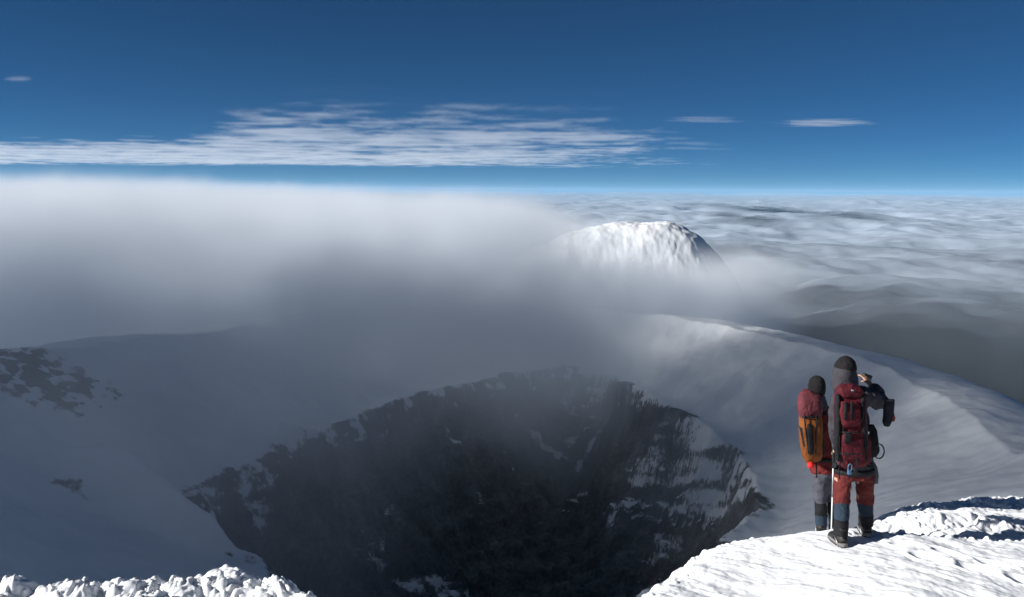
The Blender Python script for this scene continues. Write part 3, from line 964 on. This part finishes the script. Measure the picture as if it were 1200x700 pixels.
    def main(bm):
        tube(bm, [q(999, 546, -0.17), q(999, 541, -0.175), q(998, 525, -0.18), q(997, 500, -0.18), q(996, 475, -0.17), q(995, 460, -0.15), q(994, 455, -0.13)],
             [(0.11, 0.06), (0.138, 0.085), (0.15, 0.10), (0.15, 0.11), (0.145, 0.105), (0.13, 0.09), (0.09, 0.06)], 24, 3.0)
    pb = part('pack_body', main, 'pack_red', B, 0.011, 0.012)
    part('seam', lambda bm: tube(bm, [q(990, 545, -0.268), q(989, 525, -0.285), q(988, 500, -0.293), q(987, 478, -0.28)], 0.004, 8), 'strap', pb)
    part('seam', lambda bm: tube(bm, [q(1007, 545, -0.268), q(1006, 525, -0.285), q(1005, 500, -0.293), q(1004, 478, -0.28)], 0.004, 8), 'strap', pb)
    part('lid', lambda bm: tube(bm, [q(983, 462, -0.17), q(987, 459, -0.185), q(995, 458, -0.19), q(1003, 459, -0.185), q(1008, 463, -0.17)], [(0.05, 0.05), (0.085, 0.07), (0.09, 0.075), (0.085, 0.07), (0.05, 0.05)], 18, 2.6, up=Vector((0, 1, 0))), 'pack_dark_red', B, 0.010, 0.010)
    part('lid_buckle', lambda bm: rbox(bm, q(999, 457.5, -0.285), (0.022, 0.014, 0.014), 0.004), 'steel', B)
    part('front_pocket', lambda bm: tube(bm, [q(998, 500, -0.28), q(998, 495, -0.29), q(996, 482, -0.29), q(995, 470, -0.275)], [(0.08, 0.02), (0.098, 0.032), (0.098, 0.032), (0.08, 0.02)], 18, 3.0), 'pack_red', B, 0.009, 0.008)
    part('lower_pocket', lambda bm: tube(bm, [q(999, 537, -0.265), q(999, 532, -0.285), q(998, 516, -0.295), q(998, 508, -0.28)], [(0.085, 0.02), (0.10, 0.03), (0.10, 0.032), (0.085, 0.02)], 18, 3.0), 'pack_red', B, 0.009, 0.010)
    part('shovel_pocket', lambda bm: tube(bm, [q(994, 520, -0.325), q(994, 508, -0.33)], [(0.035, 0.012), (0.035, 0.012)], 12, 3.5), 'pack_black', B)
    part('ice_axe_slot', lambda bm: tube(bm, [q(991, 492, -0.315), q(991, 472, -0.312)], [(0.016, 0.012), (0.016, 0.012)], 10, 3.0), 'pack_black', B)
    part('ice_axe_slot', lambda bm: tube(bm, [q(998, 492, -0.318), q(998, 472, -0.312)], [(0.013, 0.012), (0.013, 0.012)], 10, 3.0), 'pack_black', B)
    for pxa, pxb in ((980.5, 981.5), (1013.5, 1010.5)):
        part('side_panel', lambda bm: tube(bm, [q(pxa + 1, 540, -0.225), q(pxa, 522, -0.245), q(pxb, 497, -0.255), q(pxb, 474, -0.245), q(pxb, 462, -0.22)],
             [(0.018, 0.03), (0.026, 0.045), (0.027, 0.045), (0.026, 0.042), (0.018, 0.03)], 14, 2.6), 'pack_black', B, 0.009, 0.006)
    for pts in ([(984, 512, -0.30), (983.5, 522, -0.315), (985, 533, -0.305)], [(1010, 470, -0.28), (1012, 482, -0.30), (1011, 494, -0.295)], [(1003, 535, -0.30), (1004.5, 545, -0.315), (1003, 556, -0.29)], [(985, 540, -0.25), (983, 551, -0.25), (984, 562, -0.24)]):
        strap('loose_strap', B, [q(*p) for p in pts], 0.006, 0.002)
    for pxa, pxb in ((986, 986.5), (1009, 1006)):
        strap('side_strap', B, [q(pxa + 1, 541, -0.24), q(pxa, 520, -0.25), q(pxb, 495, -0.26), q(pxb, 470, -0.25), q(pxb, 456, -0.20)], 0.014, 0.005)
    for py in (505, 530):
        strap('compression_strap', B, [q(980, py, -0.13), q(982, py + 1, -0.25), q(990, py + 2, -0.312), q(1006, py + 2, -0.312), q(1013, py + 1, -0.25), q(1016, py, -0.13)], 0.009, 0.005, up=Vector((0, 0, 1)))
    for px in (981, 1008):
        strap('shoulder_strap', B, [q(px, 462, -0.08), q(px, 455.5, 0.0), q(px - 1, 456, 0.12), q(px, 470, 0.185), q(px, 490, 0.185), q(px, 515, 0.16)], 0.026, 0.010)
    strap('hip_belt', B, [q(980, 545, -0.13), q(976, 546, 0.03), q(988, 547, 0.19), q(1014, 547, 0.19), q(1025, 546, 0.03), q(1018, 545, -0.13)], 0.026, 0.010, up=Vector((0, 0, 1)))
    part('side_pocket', lambda bm: tube(bm, [q(1015, 543, -0.14), q(1015.5, 535, -0.15), q(1015, 515, -0.15), q(1014, 508, -0.14)], [(0.025, 0.05), (0.036, 0.065), (0.034, 0.06), (0.02, 0.045)], 14, 2.6), 'pack_red', B, 0.009, 0.006)

    # gear at the right hip
    H = thing('gear_bundle', G1 + L(1020, 535, -0.02), 'dark bundle of slings and gear hanging at the tall climber hip', 'climbing gear')
    off2 = L(1020, 535, -0.02); h = lambda px, py, d: L(px, py, d) - off2
    part('pouch', lambda bm: tube(bm, [h(1021, 535, -0.06), h(1021.5, 528, -0.06), h(1021, 512, -0.05), h(1019, 498, -0.05)], [(0.05, 0.05), (0.07, 0.065), (0.062, 0.06), (0.03, 0.03)], 16, 2.6), 'pack_black', H, 0.009, 0.012)
    part('sling', lambda bm: tube(bm, [h(1022, 498, -0.06), h(1026, 505, -0.09), h(1028, 520, -0.10), h(1026, 532, -0.10), h(1020, 536, -0.1)], (0.016, 0.006), 8), 'strap', H)
    part('sling', lambda bm: tube(bm, [h(1016, 488, -0.06), h(1017, 500, -0.11), h(1018, 515, -0.125), h(1017, 530, -0.12)], (0.012, 0.006), 8), 'strap', H)
    part('reflective_tag', lambda bm: rbox(bm, h(1016.5, 507, -0.135), (0.034, 0.012, 0.024), 0.004, Matrix.Rotation(0.3, 3, 'Y')), 'white', H)
    part('rope_loop', lambda bm: tube(bm, [h(1026, 524, -0.09)] + [h(1030 + 6.2 * math.cos(a), 529 - 8.5 * math.sin(a), -0.10 - 0.02 * math.sin(a)) for a in np.linspace(2.4, -3.2, 18)], 0.0065, 8), 'rope', H)
    part('hanging_tape', lambda bm: tube(bm, [h(1022, 540, -0.03), h(1026, 548, -0.04), h(1027.5, 558, -0.04), h(1027, 567, -0.04)], [(0.012, 0.006), (0.018, 0.006), (0.02, 0.006), (0.016, 0.005)], 10), 'trousers_grey', H)
    D = thing('belay_device', G1 + L(992, 548, -0.20), 'small blue belay device clipped below the crimson backpack', 'climbing gear')
    part('device_body', lambda bm: rbox(bm, (0, -0.075, -0.02), (0.036, 0.03, 0.05), 0.008), 'blue', D)
    part('carabiner', lambda bm: tube(bm, [(0.018 * math.cos(a), -0.085, 0.025 + 0.036 * math.sin(a)) for a in np.linspace(0, 6.28, 20)], 0.0055, 8), 'blue', D)

    # mitten dangling from the raised sleeve
    Mt = thing('mitten', G1 + L(1041, 466, 0.02), 'dark mitten dangling from the raised grey sleeve', 'mitten')
    off3 = L(1041, 466, 0.02); w = lambda px, py, d: L(px, py, d) - off3
    part('mitten_shell', lambda bm: (tube(bm, [w(1041.5, 468, 0.0), w(1041.5, 473, 0), w(1041, 485, 0), w(1039.5, 495, 0), w(1039, 500, 0)], [(0.055, 0.035), (0.054, 0.036), (0.052, 0.036), (0.045, 0.032), (0.028, 0.02)], 16),
         tube(bm, [w(1044, 481, 0.01), w(1046, 488, 0.02), w(1046.5, 494, 0.02)], [0.02, 0.02, 0.013], 10)), 'mitten', Mt, 0.008, 0.008)
    part('thumb_trim', lambda bm: tube(bm, [w(1046, 485, -0.005), w(1047.5, 490, -0.005), w(1047.3, 494, 0.0)], [0.012, 0.015, 0.008], 10), 'mitten_red', Mt)
    part('leash', lambda bm: tube(bm, [w(1033, 470, 0.03), w(1036, 468, 0.0), w(1041, 467, 0)], 0.004, 8), 'strap', Mt)

    Cm = thing('compact_camera', G1 + L(1016, 442, 0.36), 'small dark camera held up in the bare hand', 'camera')
    part('camera_body', lambda bm: rbox(bm, (0, 0, 0), (0.10, 0.03, 0.06), 0.008), 'black_plastic', Cm)
    part('lens', lambda bm: tube(bm, [(0.01, 0.0, 0), (0.01, 0.035, 0)], [0.022, 0.02], 16), 'black_plastic', Cm)
    Cm.rotation_euler = (0, 0.35, 0.2)

    # trekking pole planted by the left boot
    pt, pb_ = L(977, 533, 0.32), L(974, 632, 0.22)
    Pl = thing('trekking_pole', G1 + pb_, 'pale trekking pole planted beside the tall climber left boot', 'pole')
    d = pt - pb_
    part('shaft', lambda bm: tube(bm, [(0, 0, -0.04), d * 0.5], [0.0065, 0.0075], 10), 'white', Pl)
    part('upper_shaft', lambda bm: tube(bm, [d * 0.5, d * 0.93], [0.009, 0.009], 10), 'steel', Pl)
    part('grip', lambda bm: tube(bm, [d * 0.9, d * 0.95, d * 1.02, d * 1.08], [0.014, 0.016, 0.015, 0.018], 12), 'black_plastic', Pl)
    part('basket', lambda bm: tube(bm, [d * 0.045, d * 0.053], [0.035, 0.035], 16), 'black_plastic', Pl)


# ------------------------------------------------------------------ the shorter climber beyond
def build_short_climber():
    def L(px, py, d=0.0): return at(px, py, G2[1] + d) - G2
    T = thing('person', G2, 'climber in red jacket and grey trousers wearing the orange backpack', 'person')
    AL, AR = L(962, 626, 0.0), L(977, 622, 0.14)
    hipl, hipr = L(961, 556, 0.02), L(972, 556, 0.04)
    kneel, kneer = L(961, 590, 0.02), L(976, 588, 0.10)
    FEET.append((G2[0] + AL.x, G2[1] + AL.y + 0.03, G2[2] + AL.z - 0.002)); FEET.append((G2[0] + AR.x, G2[1] + AR.y + 0.03, G2[2] + AR.z - 0.002))
    hd = L(957, 454, 0.07)
    shr, shl = L(972, 484, 0.03), L(945, 484, 0.03)
    elbr, wrr = L(975, 515, 0.05), L(972, 530, 0.24)
    elbl, wrl = L(943, 515, 0.05), L(948, 530, 0.24)

    def body(bm):
        tube(bm, [L(966, 556, 0.03), L(965, 530, 0.03), L(961, 500, 0.04), L(958, 482, 0.04), L(957, 474, 0.04)], [(0.14, 0.10), (0.13, 0.09), (0.14, 0.10), (0.15, 0.09), (0.07, 0.07)], 18)
        head(bm, hd, 0.0, -0.15)
        tube(bm, [L(957, 480, 0.04), hd - Vector((0, 0.01, 0.10))], [0.06, 0.054], 14)
        for h_, kn, an in ((hipl, kneel, AL), (hipr, kneer, AR)):
            tube(bm, [h_, (h_ + kn) / 2, kn, kn * 0.55 + an * 0.45 + Vector((0, -0.02, 0.05)), an + Vector((0, -0.01, 0.12)), an + Vector((0, 0, 0.05))], [0.08, 0.072, 0.055, 0.053, 0.04, 0.043], 14)
            tube(bm, [an + Vector((0, -0.06, 0.055)), an + Vector((0, 0.06, 0.05)), an + Vector((0, 0.11, 0.05))], [(0.03, 0.028), (0.032, 0.026), (0.02, 0.014)], 10)
        for sh, el, wr, s_ in ((shr, elbr, wrr, 1), (shl, elbl, wrl, -1)):
            tube(bm, [sh, (sh + el) / 2, el, (el + wr) / 2, wr], [0.052, 0.046, 0.04, 0.036, 0.028], 12)
            hand(bm, wr, (-0.3 * s_, 0.9, 0.1), (-0.3 * s_, 0, 0.95), (-0.9 * s_, -0.2, 0))
    part('body', body, 'skin', T, 0.0062)

    def jacket(bm):
        tube(bm, [L(966, 553, 0.03), L(966, 545, 0.03), L(964, 525, 0.03), L(961, 500, 0.04), L(959, 486, 0.04), L(957, 476, 0.04), L(957, 470, 0.05)],
             [(0.155, 0.13), (0.15, 0.125), (0.145, 0.12), (0.16, 0.12), (0.165, 0.115), (0.11, 0.10), (0.075, 0.08)], 22, 2.2)
        for sh, el, wr, s_ in ((shr, elbr, wrr, 1), (shl, elbl, wrl, -1)):
            tube(bm, [sh - Vector((0.05 * s_, 0, 0)), sh, (sh + el) / 2, el, (el + wr) / 2, wr - (wr - el) * 0.05], [0.075, 0.074, 0.068, 0.064, 0.056, 0.046], 16)
    part('jacket', jacket, 'jacket_red', T, 0.011, 0.02)
    part('hood', lambda bm: tube(bm, [L(957, 479, 0.03), L(957, 472, 0.03), L(957, 464, 0.04)], [(0.12, 0.11), (0.11, 0.11), (0.09, 0.10)], 18), 'jacket_grey', T, 0.010, 0.010)

    def hat(bm):
        tube(bm, [hd + Vector((0, -0.005, -0.075)), hd + Vector((0, -0.01, -0.02)), hd + Vector((0, -0.01, 0.04)), hd + Vector((0, -0.005, 0.09)), hd + Vector((0, 0.0, 0.118)), hd + Vector((0, 0.0, 0.13))],
             [(0.092, 0.092), (0.094, 0.10), (0.089, 0.103), (0.074, 0.09), (0.047, 0.06), (0.02, 0.024)], 18)
    part('hat', hat, 'hat', T, 0.009, 0.007)
    part('goggles', lambda bm: tube(bm, [hd + Vector((-0.075, 0.05, 0.012)), hd + Vector((-0.05, 0.09, 0.012)), hd + Vector((0, 0.108, 0.012)), hd + Vector((0.05, 0.09, 0.012)), hd + Vector((0.075, 0.05, 0.012))],
         [(0.01, 0.018), (0.018, 0.024), (0.016, 0.026), (0.018, 0.024), (0.01, 0.018)], 12, 2.5, up=Vector((0, 1, 0))), 'glass', T)
    for wr, s_ in ((wrr, 1), (wrl, -1)):
        part('glove', lambda bm: (tube(bm, [wr - Vector((0, 0.05, 0)), wr + Vector((-0.01 * s_, 0.04, 0.0)), wr + Vector((-0.03 * s_, 0.10, 0.01)), wr + Vector((-0.04 * s_, 0.16, 0.01))], [0.045, (0.036, 0.05), (0.04, 0.055), (0.024, 0.04)], 14),
             tube(bm, [wr + Vector((-0.01 * s_, 0.03, 0.03)), wr + Vector((-0.03 * s_, 0.07, 0.07)), wr + Vector((-0.04 * s_, 0.1, 0.075))], [0.02, 0.02, 0.013], 10)), 'mitten', T, 0.009, 0.005)

    def trousers(bm):
        tube(bm, [L(966, 547, 0.03), L(966, 556, 0.03)], [(0.135, 0.12), (0.145, 0.13)], 20, 2.2)
        for h_, kn, s_ in ((hipl, kneel, -1), (hipr, kneer, 1)):
            tube(bm, [h_ + Vector((0, 0, 0.04)), h_ + Vector((0, 0, -0.04)), h_ * 0.45 + kn * 0.55, kn + Vector((0, 0, 0.05)), kn + Vector((0, 0, 0.01))],
                 [(0.085, 0.11), (0.086, 0.105), (0.082, 0.095), (0.078, 0.088), (0.07, 0.08)], 16)
    part('trousers', trousers, 'trousers_grey', T, 0.011, 0.02)
    for kn, an in ((kneel, AL), (kneer, AR)):
        md = kn * 0.45 + an * 0.55 + Vector((0, -0.015, 0.05))
        part('gaiter', lambda bm: tube(bm, [kn + Vector((0, 0, 0.05)), kn * 0.75 + an * 0.25 + Vector((0, -0.015, 0.02)), md], [(0.068, 0.075), (0.068, 0.076), (0.066, 0.07)], 18), 'gaiter_black', T, 0.009, 0.008)
        part('overboot_cuff', lambda bm: tube(bm, [md + Vector((0, 0, 0.03)), md * 0.5 + an * 0.5 + Vector((0, 0, 0.05)), an + Vector((0, -0.01, 0.10))], [(0.07, 0.076), (0.066, 0.076), (0.062, 0.076)], 18), 'gaiter_blue', T, 0.009, 0.007)
        boot(T, an, -0.35, 'boot')

    B = thing('backpack', G2 + L(949, 537, -0.15), 'slim orange and black backpack with faded red lid worn by the red-jacketed climber', 'backpack')
    off = L(949, 537, -0.15); q = lambda px, py, d: L(px, py, d) - off
    part('pack_body', lambda bm: tube(bm, [q(953, 540, -0.15), q(952, 534, -0.16), q(951, 520, -0.17), q(950, 500, -0.17), q(950, 488, -0.16), q(950, 484, -0.14)],
         [(0.08, 0.05), (0.105, 0.08), (0.12, 0.095), (0.125, 0.10), (0.12, 0.09), (0.09, 0.06)], 24, 3.0), 'pack_orange', B, 0.010, 0.010)
    part('lid', lambda bm: tube(bm, [q(950, 488, -0.16), q(949, 480, -0.17), q(949, 470, -0.16), q(950, 463, -0.13), q(951, 460.5, -0.11)], [(0.118, 0.085), (0.128, 0.095), (0.125, 0.09), (0.115, 0.07), (0.09, 0.04)], 22, 3.0), 'pack_pink', B, 0.010, 0.013)
    part('front_panel', lambda bm: tube(bm, [q(951, 533, -0.245), q(950.5, 527, -0.262), q(949, 505, -0.272), q(948.5, 497, -0.262)], [(0.02, 0.014), (0.032, 0.022), (0.034, 0.022), (0.025, 0.014)], 14, 3.0), 'pack_black', B, 0.008, 0.004)
    for a, b in ((938.5, 943), (961, 964)):
        part('side_panel', lambda bm: tube(bm, [q(b, 533, -0.17), q(a + (b - a) * 0.6, 520, -0.18), q(a, 500, -0.19)], [(0.012, 0.05), (0.022, 0.07), (0.014, 0.05)], 14, 2.6), 'pack_black', B, 0.008, 0.004)
    strap('lid_strap', B, [q(943, 486, -0.26), q(943, 492, -0.272), q(945, 510, -0.275), q(948, 532, -0.25)], 0.008, 0.004)
    strap('lid_strap', B, [q(957, 486, -0.25), q(957, 492, -0.268), q(956, 510, -0.272), q(956, 532, -0.25)], 0.008, 0.004)
    strap('compression_strap', B, [q(939, 489, -0.14), q(941, 489, -0.25), q(950, 489, -0.272), q(959, 489, -0.25), q(962, 489, -0.14)], 0.010, 0.005, up=Vector((0, 0, 1)))
    for px in (948, 966):
        strap('shoulder_strap', B, [q(px, 486, -0.08), q(px, 477, 0.0), q(px, 479, 0.11), q(px, 495, 0.18), q(px, 520, 0.17)], 0.026, 0.010)
    strap('hip_belt', B, [q(952, 540, -0.11), q(949, 541, 0.03), q(958, 542, 0.17), q(974, 542, 0.17), q(984, 541, 0.03), q(978, 540, -0.08), q(958, 540, -0.13)], 0.02, 0.009, up=Vector((0, 0, 1)))
    strap('hanging_strap', B, [q(956, 538, -0.20), q(957, 548, -0.19), q(957, 560, -0.17)], 0.008, 0.003)
    Rb = thing('stuff_sack', G2 + L(950, 545, -0.2), 'small bright red sack hanging under the orange backpack', 'sack')
    part('sack_body', lambda bm: tube(bm, [(0, 0, -0.035), (0, 0, -0.02), (0, 0, 0.01), (0, 0, 0.03), (0, 0, 0.045)], [0.018, 0.036, 0.038, 0.024, 0.010], 16), 'red_bright', Rb, 0.006, 0.006)
    part('drawcord', lambda bm: tube(bm, [(0, 0, 0.04), (0.005, 0.01, 0.07)], 0.004, 8), 'strap', Rb)


# where the boots stand: world x, y and the height of the trodden snow
G1 = at(1003, 640, 8.40)
G2 = at(961, 627, 9.55)
FEET = []
build_climber_materials()
build_tall_climber()
build_short_climber()

SNOW = mat_snow()
build_mountain()
build_ledge()
build_cloud_sea()
build_lowland()
build_fog()
build_haze()
build_high_clouds()
